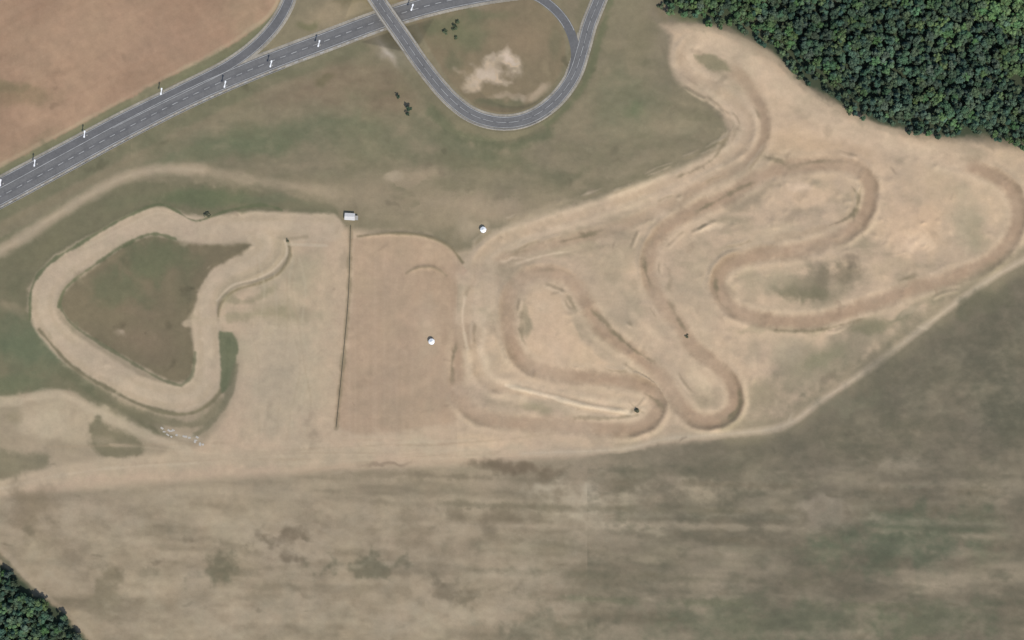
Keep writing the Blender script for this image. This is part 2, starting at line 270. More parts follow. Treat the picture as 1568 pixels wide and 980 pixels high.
blob(555,865,60,20,(110,103,79),.75,0,.9,2.6); blob(700,905,70,22,(118,105,82),.75,5,.9,2.2); blob(600,905,120,16,(150,132,104),.6,0,.9,1.4); blob(850,960,140,26,(112,105,82),.65,0,.9,1.8)
blob(290,828,20,8,(118,103,80),.6,0,.9,2); blob(160,800,90,50,(168,149,119),.7); blob(250,940,120,40,(166,148,119),.7,0,.9,1); blob(90,830,90,24,(142,124,97),.5,40,.9,1.6); blob(60,770,60,30,(140,122,94),.6,30,.9,1.6)
blob(450,780,140,20,(162,143,113),.6); blob(480,930,120,40,(160,143,115),.6,0,.9,1); blob(640,730,110,14,(146,129,100),.6,2,.9,1.4); blob(1000,720,140,14,(116,107,84),.7,-3,.9,1.4); blob(1180,690,140,20,(110,102,81),.7,-12,.9,1.2)
blob(590,712,60,5,(136,117,92),.6,2); blob(700,770,160,8,(166,147,117),.5,4,.9,1.2); blob(950,850,240,14,(128,116,91),.6,4,.9,1.4); blob(650,950,90,30,(168,151,122),.6,0,.9,1.6)
blob(40,790,30,40,(140,122,94),.6,20); stroke([(-40,800),(10,850),(60,905),(110,945),(160,1000),(200,1050)],9,(170,151,123),.6,6,2); stroke([(-40,815),(5,858),(50,905),(100,950),(145,1000)],8,(100,97,74),.7,6,2)
for p,c in [([(540,720),(800,735),(1100,742),(1568,756)],(120,107,84)),([(560,800),(800,806),(1100,806),(1568,824)],(172,153,124)),([(880,780),(1200,792),(1568,806)],(152,139,113)),([(500,840),(760,838),(1060,862)],(164,147,117)),([(700,870),(1000,884),(1400,896)],(118,109,85)),([(620,770),(900,778),(1250,786)],(118,107,83)),([(760,912),(1050,922),(1500,930)],(106,104,78)),([(1000,838),(1300,846),(1600,850)],(134,124,98))]:
    stroke(p,9,c,.45,9,3,nm=1.5,fade=80)
w=win(900,1640,420,1045); M=sm(640,740,V[w]+.7*np.clip(U[w]-1200,0,400))
Q1=fbm(U[w]/34,V[w]/18,5,160); Q2=fbm(U[w]/9,V[w]/6,3,170)
put(w,M*np.clip(Q1*.42+Q2*.14,0,.55),(142,129,103)); put(w,M*np.clip(-Q1*.42-Q2*.14,0,.5),(92,89,70))
w=win(-60,900,735,1045); Q1=fbm(U[w]/26,V[w]/16,5,180)
put(w,np.clip(Q1*.34,0,.45)*sm(735,790,V[w]),(180,162,132)); put(w,np.clip(-Q1*.40,0,.5)*sm(735,790,V[w]),(128,112,87))
fw=win(-60,1640,700,1045); fr=np.sin((V[fw]-U[fw]*.04+5*N1[fw])/2.6)*np.clip(.5+N1[fw],0,1); C[fw]*=(1+.012*fr)[...,None]
for i in range(110):
    cu,cv=rng.uniform(0,1568),rng.uniform(710,980); r=rng.uniform(3,10)
    c=(114,102,79) if rng.rand()<.5 else ((174,156,126) if cu<1000 else (134,123,98)); blob(cu,cv,r*2.2,r*.8,c,rng.uniform(.15,.4),rng.uniform(-5,12),.9,1.8)
for i in range(260):
    cu,cv=rng.uniform(60,1560),rng.uniform(60,690); r=rng.uniform(3,11)
    b=C[np.searchsorted(vs,cv),np.searchsorted(us,cu)]
    c=b*(rng.choice([.84,.9,1.06,1.09])); blob(cu,cv,r*1.8,r*.8,c,rng.uniform(.3,.7),rng.uniform(0,180),.9,1.8)
for i in range(16):
    x0,y0=rng.uniform(360,700),rng.uniform(650,705); p=[(x0,y0)]
    a=rng.uniform(-.2,.2)+(math.pi if rng.rand()<.5 else 0)
    for k in range(5): a+=rng.uniform(-.25,.25); x0+=math.cos(a)*60; y0+=math.sin(a)*10; p.append((x0,y0))
    stroke(p,3,(192,169,136) if rng.rand()<.5 else (166,142,111),.3,3,1,nm=.6)
for i in range(8):
    x0=rng.uniform(370,510); p=[(x0,680)]
    for k in range(5): x0+=rng.uniform(-14,14); p.append((x0,680-60*(k+1)))
    stroke(p,3,(166,145,114) if rng.rand()<.6 else (186,167,135),.3,3,1,fade=20,nm=.6)
FL=[(537,346),(534,450),(526,545),(515,655)]
stroke(FL,6,(128,115,86),.55,5,1.5)

FORN=[(1005,-300),(1010,-20),(1028,18),(1075,34),(1120,40),(1150,55),(1185,78),(1215,112),(1240,132),(1275,150),(1310,170),(1345,188),(1400,200),(1460,207),(1520,208),(1568,222),(1660,240),(1850,270),(1950,-300)]
FORS=[(-250,780),(-40,815),(0,862),(30,888),(52,912),(84,932),(110,958),(148,992),(190,1140),(-250,1140)]
for F in (FORN,FORS): poly([(a,b) for a,b in F],(72,80,59),1,8,4,curved=False)
blob(1170,30,46,44,(112,107,80),.7); blob(1060,20,40,14,(100,104,70),.7); blob(1010,20,16,20,(130,118,90),.8)
stroke([(1030,42),(1080,44),(1135,62),(1190,92),(1240,140),(1300,175),(1345,195),(1420,210)],7,(176,155,124),.55,6,3)

C*= (1+.030*N1+.024*N2+.018*N3)[...,None]
C[...,0]*=1+.008*N2; C[...,2]*=1-.012*N1
lum=(C*np.array((.3,.55,.15))).sum(-1,keepdims=True); C=lum*.13+C*.87  # greys the ground colours to imitate aerial haze

# ================================================================ relief
H+=.14*N1+.05*N2
w,D,SG,AL,LTt=dist(main,26)
H[w]+=np.where(D<5000,(-.15+.6*np.clip(np.sin(AL/15),0,1)**3*sm(-.1,.4,N1[w]))*(1-sm(6,16,D)),0)
w,D,SG,AL,LTt=dist(hair,26)
H[w]+=np.where(D<5000,(-.12+.7*np.clip(np.sin(AL/17),0,1)**3*sm(-.2,.4,vn(AL/40,AL*0,99)-.5))*(1-sm(5,13,D)),0)
for o in (22,-22): berm(LT,o,.24,4,vary=.9)
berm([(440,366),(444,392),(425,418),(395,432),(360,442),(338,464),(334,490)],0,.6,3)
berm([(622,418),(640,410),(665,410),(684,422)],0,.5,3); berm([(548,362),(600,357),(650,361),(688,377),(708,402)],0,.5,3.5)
berm([(775,590),(830,604),(900,622),(966,632)],0,1.0,4.5)
for i in range(90):
    cu,cv=rng.uniform(1170,1460),rng.uniform(240,420); r=rng.uniform(3,8); w=win(cu-30,cu+30,cv-30,cv+30)
    H[w]+=rng.uniform(.15,.6)*np.exp(-((WU[w]-cu)**2+(WV[w]-cv)**2)/r**2)
for i in range(120):
    cu,cv=rng.uniform(720,1180),rng.uniform(290,640); r=rng.uniform(3,8); w=win(cu-30,cu+30,cv-30,cv+30)
    H[w]+=rng.uniform(.1,.4)*np.exp(-((WU[w]-cu)**2+(WV[w]-cv)**2)/r**2)

# ================================================================ road alignments
HW=[(-900,770),(-500,560),(-200,405),(0,301),(100,247),(200,193),(300,143),(400,100),(500,62),(580,32),(650,10),(720,-6),(800,-18),(1000,-40),(1400,-70),(2000,-90)]
RL=[(452,-300),(450,-60),(445,-12),(434,18),(414,47),(384,76),(345,103),(290,131),(190,180),(90,233),(-10,286),(-110,340),(-300,440)]
LOOP=[(430,-340),(480,-200),(530,-90),(560,-28),(585,12),(615,55),(650,105),(688,150),(726,178),(770,188),(812,180),(850,154),(878,116),(892,75),(902,38),(918,-2),(940,-60),(970,-200)]
RIN=[(700,-4),(765,-13),(812,-9),(842,8),(865,33),(878,62),(881,92),(872,124)]
LP=smooth(LOOP,4); LA=arclen(LP)
ib=np.argmin(np.hypot(LP[:,0]-590,LP[:,1]-22)); sb=LA[ib]
def zloop(s):
    d=(s-sb)*S
    return np.where(d>=0,5.9*(1-sm(18,150,d)),5.9*(1-sm(18,140,-d)))
wh,Dh,_,_,_=dist(HW,90); DH=np.full(U.shape,1e4); DH[wh]=Dh
wl,Dl,_,ALl,_=dist(LOOP,90,step=4)
z=zloop(ALl)
e=z-np.clip(Dl*S-6.0,0,None)/2.8
e=np.minimum(e,np.clip(DH[wl]*S-8.5,0,None)/2.4)
for pts in (HW,RL,LOOP,RIN):
    ww,DD,_,_,_=dist(pts,60); k=1-sm(18,32,DD); H[ww]*=1-np.where(DD>5000,0,k)
H[wl]=np.where((Dl<5000)&(e>0),np.maximum(H[wl]*.3,e),H[wl])
for pts in (HW,RL):
    ww,DD,_,_,_=dist(pts,40); H[ww]-=np.where(DD<17,.12,0)
H[wl]-=np.where(Dl<13,.14,0)
def hgt(u,v): return H[min(np.searchsorted(vs,v),NV-1),min(np.searchsorted(us,u),NU-1)]

# ================================================================ helpers
def lin(c):
    c=np.clip(np.asarray(c,float)/255,0,1); return np.where(c<=.04045,c/12.92,((c+.055)/1.055)**2.4)
scn=bpy.context.scene
def link(o,parent=None):
    scn.collection.objects.link(o)
    if parent: o.parent=parent
    return o
def mesh_np(name,verts,quads,cols=None,mi=None,smooth_=False,mats=(),parent=None):
    me=bpy.data.meshes.new(name); n=len(verts); q=len(quads)
    me.vertices.add(n); me.vertices.foreach_set('co',np.asarray(verts,np.float32).ravel())
    me.loops.add(q*4); me.polygons.add(q)
    me.loops.foreach_set('vertex_index',np.asarray(quads,np.int32).ravel())
    me.polygons.foreach_set('loop_start',np.arange(0,q*4,4,dtype=np.int32))
    if mi is not None: me.polygons.foreach_set('material_index',np.asarray(mi,np.int32))
    me.polygons.foreach_set('use_smooth',np.full(q,smooth_,bool))
    if cols is not None:
        a=me.color_attributes.new('Col','FLOAT_COLOR','POINT')
        cc=np.ones((n,4),np.float32); cc[:,:3]=cols; a.data.foreach_set('color',cc.ravel())
    for m in mats: me.materials.append(m)
    me.update(calc_edges=True); me.validate()
    return link(bpy.data.objects.new(name,me),parent)
def mat(name,col=None,rough=.9,attr=False,nscale=1.0,namt=.12,bump=0,spec=.2,nscale2=None):
    m=bpy.data.materials.new(name); m.use_nodes=True; nt=m.node_tree; b=nt.nodes['Principled BSDF']
    b.inputs['Roughness'].default_value=rough; b.inputs['Specular IOR Level'].default_value=spec
    tc=nt.nodes.new('ShaderNodeTexCoord')
    def nz(sc,det=4):
        n=nt.nodes.new('ShaderNodeTexNoise'); n.inputs['Scale'].default_value=sc; n.inputs['Detail'].default_value=det
        nt.links.new(tc.outputs['Object'],n.inputs['Vector']); return n
    n1=nz(nscale)
    mr=nt.nodes.new('ShaderNodeMapRange'); mr.inputs['From Min'].default_value=.25; mr.inputs['From Max'].default_value=.75
    mr.inputs['To Min'].default_value=1-namt; mr.inputs['To Max'].default_value=1+namt
    nt.links.new(n1.outputs['Fac'],mr.inputs['Value'])
    fac=mr.outputs['Result']
    if nscale2:
        n2=nz(nscale2,3); mr2=nt.nodes.new('ShaderNodeMapRange'); mr2.inputs['From Min'].default_value=.25; mr2.inputs['From Max'].default_value=.75
        mr2.inputs['To Min'].default_value=1-namt*.8; mr2.inputs['To Max'].default_value=1+namt*.8
        nt.links.new(n2.outputs['Fac'],mr2.inputs['Value'])
        mu=nt.nodes.new('ShaderNodeMath'); mu.operation='MULTIPLY'; nt.links.new(fac,mu.inputs[0]); nt.links.new(mr2.outputs['Result'],mu.inputs[1]); fac=mu.outputs[0]
    vm=nt.nodes.new('ShaderNodeVectorMath'); vm.operation='SCALE'
    if attr:
        a=nt.nodes.new('ShaderNodeAttribute'); a.attribute_name='Col'; nt.links.new(a.outputs['Color'],vm.inputs[0])
    else:
        vm.inputs[0].default_value=col
    nt.links.new(fac,vm.inputs['Scale']); nt.links.new(vm.outputs[0],b.inputs['Base Color'])
    if bump:
        bp=nt.nodes.new('ShaderNodeBump'); bp.inputs['Strength'].default_value=.6; bp.inputs['Distance'].default_value=bump
        nt.links.new(n1.outputs['Fac'],bp.inputs['Height']); nt.links.new(bp.outputs[0],b.inputs['Normal'])
    return m
M_ground=mat('ground_soil_grass',attr=True,nscale=.22,nscale2=.9,namt=.05,bump=.12,rough=1,spec=.05)
M_fol=mat('foliage',attr=True,nscale=.5,namt=.15,rough=.9,spec=.1)
M_bark=mat('bark',(.10,.075,.05),nscale=3,namt=.2)
M_asph=mat('asphalt',(.122,.119,.116),nscale=.12,nscale2=.8,namt=.14,rough=.9)
M_asph2=mat('asphalt_worn',(.142,.138,.132),nscale=.12,nscale2=.8,namt=.14)
M_should=mat('gravel_shoulder',(.28,.25,.20),nscale=.12,nscale2=.8,namt=.26)
M_paint=mat('road_paint',(.34,.335,.315),nscale=.2,namt=.35,rough=.7)
M_conc=mat('concrete',(.33,.31,.275),nscale=.5,namt=.12)
M_slab=mat('weathered_slab',(.40,.365,.31),nscale=.5,namt=.15)
M_steel=mat('galvanised_steel',(.33,.32,.31),nscale=1,namt=.1,rough=.6)
M_white=mat('white_paint',(.82,.82,.8),nscale=1,namt=.04,rough=.5)
M_fabric=mat('white_fabric',(.82,.82,.8),nscale=1.5,namt=.04,rough=.8)
M_dark=mat('dark_timber',(.13,.11,.08),nscale=.3,nscale2=1.5,namt=.35)
M_glass=mat('window_glass',(.04,.05,.06),nscale=1,namt=.05,rough=.15,spec=.5)
M_roof=mat('sheet_roof',(.55,.53,.50),nscale=.8,namt=.08,rough=.6)

i=np.arange(NV*NU).reshape(NV,NU)
q=np.stack([i[:-1,:-1],i[1:,:-1],i[1:,1:],i[:-1,1:]],-1).reshape(-1,4)
far=np.maximum(np.abs(U-CX),np.abs(V-CY)); H*=1-sm(1000,1500,far)
vt=np.stack([X(U),Y(V),H],-1).reshape(-1,3)
mesh_np('ground',vt,q,(lin(C)/K).reshape(-1,3),smooth_=True,mats=(M_ground,))

# ================================================================ roads
def ribbon(name,pts,offs,zf,m,parent=None,s0=None,s1=None,step=4,dash=None,edge_drop=None):
    P=smooth(pts,step)
    A=arclen(P)
    a0=A[0] if s0 is None else s0; a1=A[-1] if s1 is None else s1
    tang=np.gradient(P,axis=0); tang/=np.linalg.norm(tang,axis=1)[:,None]; nor=np.stack([-tang[:,1],tang[:,0]],1)
    segs=[]
    if dash:
        s=a0
        while s<a1: segs.append((s,min(s+dash[0],a1))); s+=dash[0]+dash[1]
    else: segs=[(a0,a1)]
    Vt=[];Q=[]
    for a,b in segs:
        k=max(2,int((b-a)/step)+1); ss=np.linspace(a,b,k)
        px=np.interp(ss,A,P[:,0]); py=np.interp(ss,A,P[:,1]); nx=np.interp(ss,A,nor[:,0]); ny=np.interp(ss,A,nor[:,1]); base=len(Vt)
        zz=zf(ss)
        for j in range(k):
            for oi,o in enumerate(offs):
                zd=edge_drop[oi] if edge_drop else 0
                Vt.append((X(px[j]+nx[j]*o),Y(py[j]+ny[j]*o),zz[j]+zd))
        w=len(offs)
        for j in range(k-1):
            for c in range(w-1):
                Q.append((base+j*w+c,base+j*w+c+1,base+(j+1)*w+c+1,base+(j+1)*w+c))
    Vt=np.array(Vt);Q=np.array(Q)
    a,b,c=Vt[Q[0,0]],Vt[Q[0,1]],Vt[Q[0,2]]
    if np.cross(b-a,c-a)[2]<0: Q=Q[:,::-1]
    return mesh_np(name,Vt,Q,mats=(m,),parent=parent)
def flat(z): return lambda s: np.full(np.shape(s),z,float)
def line(n,pts,o,wd,zf,par,**k): return ribbon(n,pts,(o-wd/2,o+wd/2),zf,M_paint,par,**k)
hw=ribbon('highway',HW,(-13,0,13),flat(.05),M_asph)
ribbon('gravel_shoulder',HW,(-19,-17,17,19),flat(.0),M_should,hw,edge_drop=(-.25,0,0,-.25))
ribbon('worn_lane_west',HW,(-10,-3),flat(.056),M_asph2,hw); ribbon('worn_lane_east',HW,(2.6,9.5),flat(.056),M_asph2,hw)
line('edge_line_north',HW,-11.4,.8,flat(.068),hw); line('edge_line_south',HW,11.4,.8,flat(.068),hw)
line('centre_dashes',HW,0,.8,flat(.068),hw,dash=(9,9))
line('block_dashes',HW,14.8,1.3,flat(.03),hw,s0=700,s1=1720,dash=(6,8))
rl=ribbon('slip_road',RL,(-7.5,0,7.5),flat(.035),M_asph)
ribbon('slip_shoulder',RL,(-12,-11,11,12),flat(-.02),M_should,rl,edge_drop=(-.25,0,0,-.25))
line('slip_edge_line',RL,6.3,.7,flat(.046),rl); line('slip_edge_line_inner',RL,-6.3,.7,flat(.078),rl,s0=0,s1=640)
zl=lambda d:(lambda s: zloop(s)+d)
lp=ribbon('loop_road',LOOP,(-9,0,9),zl(.06),M_asph)
ribbon('loop_shoulder',LOOP,(-13,-12.3,12.3,13),zl(.02),M_should,lp,edge_drop=(-.25,0,0,-.25))
ribbon('loop_wear',LOOP,(-6.5,-1.5),zl(.066),M_asph2,lp); ribbon('loop_wear_outer',LOOP,(1.5,6.5),zl(.066),M_asph2,lp)
for o in (-7.8,7.8): line('loop_edge_line',LOOP,o,.7,zl(.075),lp)
line('loop_centre_line',LOOP,0,.6,zl(.075),lp,dash=(16,4))
ri=ribbon('entry_ramp_road',RIN,(-7,0,7),flat(.045),M_asph)
ribbon('ramp_shoulder',RIN,(-11,-10,10,11),flat(-.01),M_should,ri,edge_drop=(-.2,0,0,-.2))
line('ramp_edge_line',RIN,-6,.7,flat(.055),ri,s0=60,s1=200); line('ramp_edge_line_outer',RIN,6,.7,flat(.055),ri,s0=60,s1=190)

def boxes(name,L,mats,parent=None,loc=(0,0,0),rot=0):
    Vt=[];Q=[];MI=[]
    for cx,cy,cz,sx,sy,sz,r,mi in L:
        b=len(Vt); c,s=math.cos(r),math.sin(r)
        for dz in (-.5,.5):
            for dx,dy in ((-.5,-.5),(.5,-.5),(.5,.5),(-.5,.5)):
                x,y=dx*sx,dy*sy; Vt.append((cx+x*c-y*s,cy+x*s+y*c,cz+dz*sz))
        for f in ((0,3,2,1),(4,5,6,7),(0,1,5,4),(1,2,6,5),(2,3,7,6),(3,0,4,7)): Q.append([b+k for k in f]); MI.append(mi)
    o=mesh_np(name,np.array(Vt),np.array(Q),mi=MI,mats=mats,parent=parent); o.location=loc; o.rotation_euler=(0,0,rot); return o
def guard_rail(pts,off,s0,s1,zf):
    P=smooth(pts,4);A=arclen(P); L=[]
    ss=np.arange(s0,s1,9.0); px=np.interp(ss,A,P[:,0]);py=np.interp(ss,A,P[:,1])
    t=np.stack([np.gradient(px),np.gradient(py)],1); t/=np.linalg.norm(t,axis=1)[:,None]
    qx=px-t[:,1]*off; qy=py+t[:,0]*off; zz=zf(ss)
    for j in range(len(ss)-1):
        x0,y0,x1,y1=X(qx[j]),Y(qy[j]),X(qx[j+1]),Y(qy[j+1]); l=math.hypot(x1-x0,y1-y0); a=math.atan2(y1-y0,x1-x0); zc=(zz[j]+zz[j+1])/2
        for dz,th in ((.52,.10),(.64,.05),(.76,.10)): L.append(((x0+x1)/2,(y0+y1)/2,zc+dz,l,th,.1,a,0))
        L.append((x0+.12*math.sin(a),y0-.12*math.cos(a),zz[j]+.3,.12,.12,.8,a,0))
    return boxes('guard_rail',L,(M_steel,))
guard_rail(HW,17.6,560,1500,flat(-.05)); guard_rail(LOOP,11.2,sb+66,sb+330,zl(0)); guard_rail(LOOP,-11.2,sb+66,sb+170,zl(0))
s0,s1=sb-66,sb+64
br=ribbon('road_bridge',LOOP,(-11.5,-11.5,11.5,11.5),zl(-.02),M_conc,s0=s0,s1=s1,edge_drop=(-1.1,0,0,-1.1))
ribbon('deck_soffit',LOOP,(-11.5,11.5),zl(-1.12),M_conc,br,s0=s0,s1=s1)
for nm,o in (('parapet_west',-11),('parapet_east',11)):
    ribbon(nm,LOOP,(o-.7,o-.7,o+.7,o+.7),zl(0),M_conc,br,s0=s0,s1=s1,edge_drop=(0,1.0,1.0,0))
ang=math.atan2(-(LP[ib+2][1]-LP[ib-2][1]),(LP[ib+2][0]-LP[ib-2][0])); L=[]
for d in (-62,-22,22,60):
    px=np.interp(sb+d,LA,LP[:,0]);py=np.interp(sb+d,LA,LP[:,1])
    if abs(d)==22:
        L.append((X(px),Y(py),4.4,1.0,8.4,.8,ang,0))
        for k in (-3,0,3): L.append((X(px)-math.sin(ang)*k,Y(py)+math.cos(ang)*k,2.0,.8,.8,4.2,ang,0))
    else: L.append((X(px),Y(py),2.2,1.2,9.0,4.6,ang,0))
boxes('piers_and_abutments',L,(M_conc,),br)

# ================================================================ lamps
HP=smooth(HW,4)
def lamp(u,v):
    k=np.argmin(np.hypot(HP[:,0]-u,HP[:,1]-v)); t=HP[k+1]-HP[k-1]; a=math.atan2(-t[1],t[0])
    Vt=[];Q=[];n=8; hs=((0,.10),(.6,.09),(6.8,.055))
    for z,r in hs:
        for j in range(n): Vt.append((r*math.cos(j*math.tau/n),r*math.sin(j*math.tau/n),z))
    for l in range(2):
        for j in range(n): Q.append((l*n+j,l*n+(j+1)%n,(l+1)*n+(j+1)%n,(l+1)*n+j))
    o=mesh_np('street_lamp',np.array(Vt),np.array(Q),mats=(M_steel,),smooth_=True)
    B=[(0,0,.12,.8,.8,.4,0,0),(0,0,6.9,.5,.8,.2,0,1)]
    for sd in (1,-1):
        B.append((0,sd*.6,6.92,.5,.7,.13,0,1))
        B+= [(0,sd*1.5,7.02,.9,1.25,.18,0,1),(0,sd*1.5,6.9,.6,1.1,.06,0,2)]
    boxes('arm_and_luminaires',B,(M_conc,M_white,M_glass),o)
    o.location=(X(u),Y(v),hgt(u,v)); o.rotation_euler=(0,0,a-.6)
for p in ((250,142),(133,207),(57,251),(5,281),(347,131),(417,100),(490,69),(632,14)): lamp(*p)

def tent(u,v,r,rot):
    Vt=[];Q=[];MI=[];n=8
    rings=((r*1.05,2.05),(r*1.05,2.3),(r*.62,2.75),(r*.25,3.25),(.04,3.65))
    for rr,z in rings:
        for j in range(n):
            sag=1-.03*(j%2); Vt.append((rr*sag*math.cos(j*math.tau/n),rr*sag*math.sin(j*math.tau/n),z))
    for l in range(4):
        for j in range(n): Q.append((l*n+j,l*n+(j+1)%n,(l+1)*n+(j+1)%n,(l+1)*n+j)); MI.append(0)
    o=mesh_np('canopy_tent',np.array(Vt),np.array(Q),mi=MI,mats=(M_fabric,))
    B=[]
    for j in range(0,n,2):
        a=j*math.tau/n; B+=[(r*.95*math.cos(a),r*.95*math.sin(a),1.1,.09,.09,2.2,a,0),(r*.95*math.cos(a),r*.95*math.sin(a),.05,.4,.4,.1,a,0)]
    B+=[(0,0,.75,1.8,.8,.06,0,1),(-.7,0,.37,.08,.6,.72,0,1),(.7,0,.37,.08,.6,.72,0,1)]
    boxes('frame_and_table',B,(M_steel,M_dark),o)
    o.location=(X(u),Y(v),hgt(u,v)); o.rotation_euler=(0,0,rot)
tent(740,352,1.9,.2); tent(661,523,1.9,.5)

def hut(u,v):
    B=[(0,0,1.3,6.2,4.0,2.6,0,0),(0,0,.1,6.8,4.6,.25,0,1)]
    o=boxes('timing_hut',B,(M_white,M_conc))
    Vt=[(-3.5,-2.4,2.62),(3.5,-2.4,2.62),(3.5,0,3.25),(-3.5,0,3.25),(-3.5,2.4,2.62),(3.5,2.4,2.62),(-3.5,-2.4,2.5),(3.5,-2.4,2.5),(3.5,0,3.1),(-3.5,0,3.1),(-3.5,2.4,2.5),(3.5,2.4,2.5)]
    Q=[(0,1,2,3),(3,2,5,4),(6,9,8,7),(9,10,11,8),(0,6,7,1),(5,11,10,4),(0,3,9,6),(3,4,10,9),(1,7,8,2),(2,8,11,5)]
    mesh_np('roof',np.array(Vt),np.array(Q),mats=(M_roof,),parent=o)
    boxes('windows_and_door',[(-1.6,-2.01,1.6,1.5,.06,1.0,0,0),(.6,-2.01,1.6,1.2,.06,1.0,0,0),(2.3,-2.01,1.15,.9,.08,2.0,0,1),(-3.11,0,1.6,.06,1.5,.9,0,0),(3.11,0,1.6,.06,1.5,.9,0,0)],(M_glass,M_dark),o)
    boxes('awning',[(4.6,-.6,2.3,2.2,3.0,.08,0,0),(5.6,-2,1.2,.08,.08,2.2,0,1),(5.6,.8,1.2,.08,.08,2.2,0,1)],(M_conc,M_steel),o)
    o.location=(X(u),Y(v),hgt(u,v)); o.rotation_euler=(0,0,-.06); o.scale=(.9,.9,.9)
hut(536,332)
P=smooth(FL,6); L=[]
for j in range(len(P)-1):
    x0,y0,x1,y1=X(P[j,0]),Y(P[j,1]),X(P[j+1,0]),Y(P[j+1,1]); l=math.hypot(x1-x0,y1-y0); a=math.atan2(y1-y0,x1-x0); g=hgt(*P[j])
    L.append((x0,y0,g+.5,.12,.12,1.05,a,0))
    for zz in (.3,.58,.86): L.append(((x0+x1)/2,(y0+y1)/2,g+zz,l-.15,.05,.14,a,0))
boxes('timber_fence',L,(M_dark,))
L=[]
for k in range(18):
    t=rng.rand(); u=232+t*84+rng.uniform(-3,3); v=655+t*24+rng.uniform(-6,7); g=hgt(u,v)
    L.append((X(u),Y(v),g+.04,rng.uniform(1.0,2.4),rng.uniform(.7,1.3),.14,rng.uniform(-.9,.7),0))
boxes('concrete_slabs',L,(M_slab,))

# ================================================================ vegetation
def tree_tpl(kind,seed,nl=320):
    r=np.random.RandomState(seed); V_=[];Q_=[];Cc=[];MI=[]
    if kind=='pine': h=r.uniform(9,11); cr=r.uniform(2.3,2.8); cb=.42
    elif kind=='spruce': h=r.uniform(10,12); cr=r.uniform(2.0,2.4); cb=.15
    elif kind=='shrub': h=r.uniform(1.6,2.3); cr=1.8; cb=.1
    else: h=r.uniform(8.5,11); cr=r.uniform(2.7,3.3); cb=.3
    def tube(p0,p1,r0,r1,n=5):
        b=len(V_); p0=np.array(p0,float);p1=np.array(p1,float); d=p1-p0; d/=np.linalg.norm(d)
        x=np.cross(d,(0,1,.3)); x/=np.linalg.norm(x); y=np.cross(d,x)
        for p,rr in ((p0,r0),(p1,r1)):
            for j in range(n): V_.append(p+rr*(x*math.cos(j*math.tau/n)+y*math.sin(j*math.tau/n))); Cc.append((.08,.06,.04))
        for j in range(n): Q_.append((b+j,b+(j+1)%n,b+n+(j+1)%n,b+n+j)); MI.append(1)
    tube((0,0,-.3),(0,0,h*.5),.025*h*.6,.018*h*.6); tube((0,0,h*.5),(0,0,h*.9),.018*h*.6,.02)
    for k in range(7):
        a=r.rand()*6.28; z=h*r.uniform(cb,.8); tube((0,0,z),(cr*.75*math.cos(a),cr*.75*math.sin(a),z+.08*h*r.rand()),.09,.03,4)
    nc={'pine':15,'spruce':22,'shrub':9,'leaf':17}[kind]; cl=[]
    for k in range(nc):
        a=r.rand()*6.28
        if kind=='spruce':
            t=r.rand()**1.1; z=h*(cb+(1-cb)*t); rad=cr*(1-t)*r.uniform(.6,1.05); s=.75*(1-t)+.35
        else:
            t=r.rand(); z=h*(cb+(1-cb)*t); rad=cr*math.sqrt(max(0,1-(2*t-.9)**2*.8))*r.uniform(.25,.9); s=r.uniform(.75,1.2)
        if kind=='shrub': s*=.7
        cl.append((rad*math.cos(a),rad*math.sin(a),min(z,h-.3*s),s,r.uniform(.8,1.2)))
    for k in range(nl):
        c=cl[r.randint(nc)]; d=r.normal(size=3); d/=np.linalg.norm(d); d[2]=abs(d[2])*.9-.15
        p=np.array(c[:3])+d*c[3]*r.uniform(.5,1.05)
        nrm=d+r.normal(size=3)*.3+np.array((0,0,.8)); nrm/=np.linalg.norm(nrm)
        x=np.cross(nrm,r.normal(size=3)); x/=np.linalg.norm(x); y=np.cross(nrm,x); sz=r.uniform(.22,.5)*(1 if kind!='shrub' else .7)
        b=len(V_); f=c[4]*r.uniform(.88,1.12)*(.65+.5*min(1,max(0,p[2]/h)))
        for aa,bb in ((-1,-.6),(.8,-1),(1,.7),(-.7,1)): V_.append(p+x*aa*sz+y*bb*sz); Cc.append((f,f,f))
        Q_.append((b,b+1,b+2,b+3)); MI.append(0)
    return np.array(V_),np.array(Q_),np.array(Cc),np.array(MI)
TP={k:[tree_tpl(k,s*11+j*3+5) for s in range(5)] for j,k in enumerate(('pine','spruce','leaf'))}
def inpoly(x,y,P):
    ins=False; n=len(P)
    for i in range(n):
        a,b=P[i],P[(i+1)%n]
        if (a[1]>y)!=(b[1]>y) and x<(b[0]-a[0])*(y-a[1])/(b[1]-a[1])+a[0]: ins=not ins
    return ins
PINE=np.array((.056,.090,.054)); SPR=np.array((.047,.080,.053)); LEAF=np.array((.074,.125,.053))
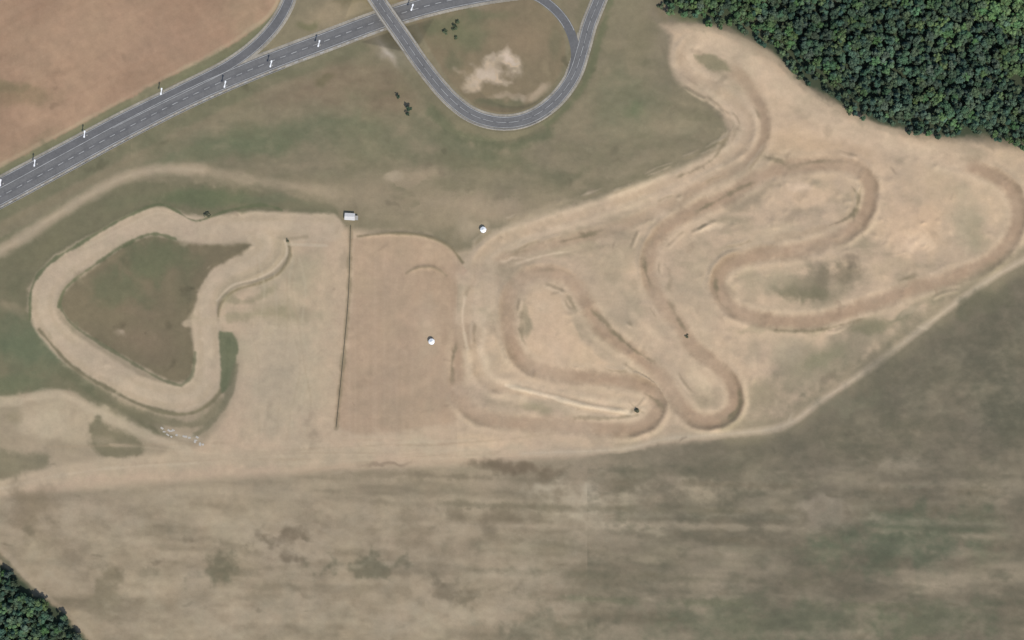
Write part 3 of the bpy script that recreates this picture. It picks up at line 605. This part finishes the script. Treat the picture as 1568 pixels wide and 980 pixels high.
def forest(name,F,sp,leafz):
    VV=[];QQ=[];CC=[];MM=[];b=0
    P=np.array(F)
    for u in np.arange(max(P[:,0].min(),-230),min(P[:,0].max(),1830),sp):
        for v in np.arange(max(P[:,1].min(),-190),min(P[:,1].max(),1130),sp):
            a=u+rng.uniform(-.48,.48)*sp; c=v+rng.uniform(-.48,.48)*sp
            jj=fbm(np.array([a/16.]),np.array([c/16.]),2,123)[0]*9
            if not inpoly(a,c+jj-3,F): continue
            if vn(np.array([a/26.]),np.array([c/26.]),321)[0]>.86 and rng.rand()<.5: continue
            lf=leafz(a,c); k='leaf' if rng.rand()<lf else ('pine' if rng.rand()<.6 else 'spruce')
            zone=.75+.55*vn(np.array([a/45.]),np.array([c/45.]),555)[0]
            if lf>.9: zone=1.35
            base={'pine':PINE,'spruce':SPR,'leaf':LEAF}[k]*zone*rng.uniform(.8,1.25)*np.array((rng.uniform(.85,1.25),1,rng.uniform(.85,1.15)))
            t=TP[k][rng.randint(5)]; s=rng.uniform(.8,1.2)*(1 if inpoly(a-14,c+14,F) else .7); r=rng.rand()*6.28
            p=t[0]*s; p=p*np.array((1,1,rng.uniform(.75,.95))); x=p[:,0]*math.cos(r)-p[:,1]*math.sin(r); y=p[:,0]*math.sin(r)+p[:,1]*math.cos(r)
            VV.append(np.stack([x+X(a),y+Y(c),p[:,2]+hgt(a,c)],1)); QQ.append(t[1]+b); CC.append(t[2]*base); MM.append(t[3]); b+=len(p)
    return mesh_np(name,np.concatenate(VV),np.concatenate(QQ),np.concatenate(CC),np.concatenate(MM),mats=(M_fol,M_bark))
def lz(a,c):
    if a>1490 and c<60-.35*(1568-a): return .97
    if a<1180: return .6
    return .10+.25*(vn(np.array([a/50.]),np.array([c/50.]),77)[0]>.6)
forest('conifer_forest',FORN,9.2,lz)
forest('woodland',FORS,9.2,lambda a,c:.2)
def plant(name,u,v,s,kind,col,seed):
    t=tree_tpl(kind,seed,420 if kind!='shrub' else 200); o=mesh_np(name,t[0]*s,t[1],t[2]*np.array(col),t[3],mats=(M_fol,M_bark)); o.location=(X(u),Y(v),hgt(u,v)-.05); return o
plant('deciduous_tree',626,167,.62,'leaf',(.045,.068,.042),1); plant('deciduous_tree',610,149,.42,'leaf',(.05,.072,.044),3); plant('deciduous_tree',625,175,.4,'leaf',(.046,.068,.042),4)
ol=(.105,.105,.065); gr=(.08,.098,.055)
for k,(u,v,s,c) in enumerate([(318,328,1.1,ol),(441,369,.6,ol),(975,629,.95,ol),(1052,515,.65,ol),(681,50,1.0,gr),(697,43,1.2,gr),(700,35,.9,gr),(697,58,.8,gr),(1160,20,1.3,gr),(1176,46,1.5,gr),(1150,28,1.2,gr),(1188,60,1.4,gr),(1100,30,1.3,gr),(1055,22,1.4,gr),(1205,90,1.2,gr),(1225,118,1.1,gr),(1012,10,1.2,gr),(1300,172,1.1,gr)]):
    plant('shrub',u,v,s,'shrub',c,40+k)

# ================================================================ light, sky, camera
EL,AZ=math.radians(53),math.radians(150)
W=bpy.data.worlds.new("World"); scn.world=W; W.use_nodes=True; nt=W.node_tree
sky=nt.nodes.new('ShaderNodeTexSky'); sky.sky_type='NISHITA'; sky.sun_disc=False; sky.sun_elevation=EL; sky.sun_rotation=AZ
bg=nt.nodes['Background']; bg.inputs['Strength'].default_value=.145; nt.links.new(sky.outputs[0],bg.inputs['Color'])
sd=bpy.data.lights.new('sun','SUN'); sd.energy=3.35; sd.angle=math.radians(.6); sd.color=(1,.955,.88)
so=link(bpy.data.objects.new('sun',sd)); d=Vector((math.cos(EL)*math.sin(AZ),math.cos(EL)*math.cos(AZ),math.sin(EL)))
so.rotation_euler=d.to_track_quat('Z','Y').to_euler()
cam=bpy.data.cameras.new('camera'); co=link(bpy.data.objects.new('camera',cam)); co.location=(0,0,1200); cam.sensor_width=36; cam.lens=36*1200/(1568*S)
cam.clip_start=10; cam.clip_end=60000; scn.camera=co
scn.view_settings.view_transform='Standard'; scn.view_settings.look='None'; scn.view_settings.exposure=0
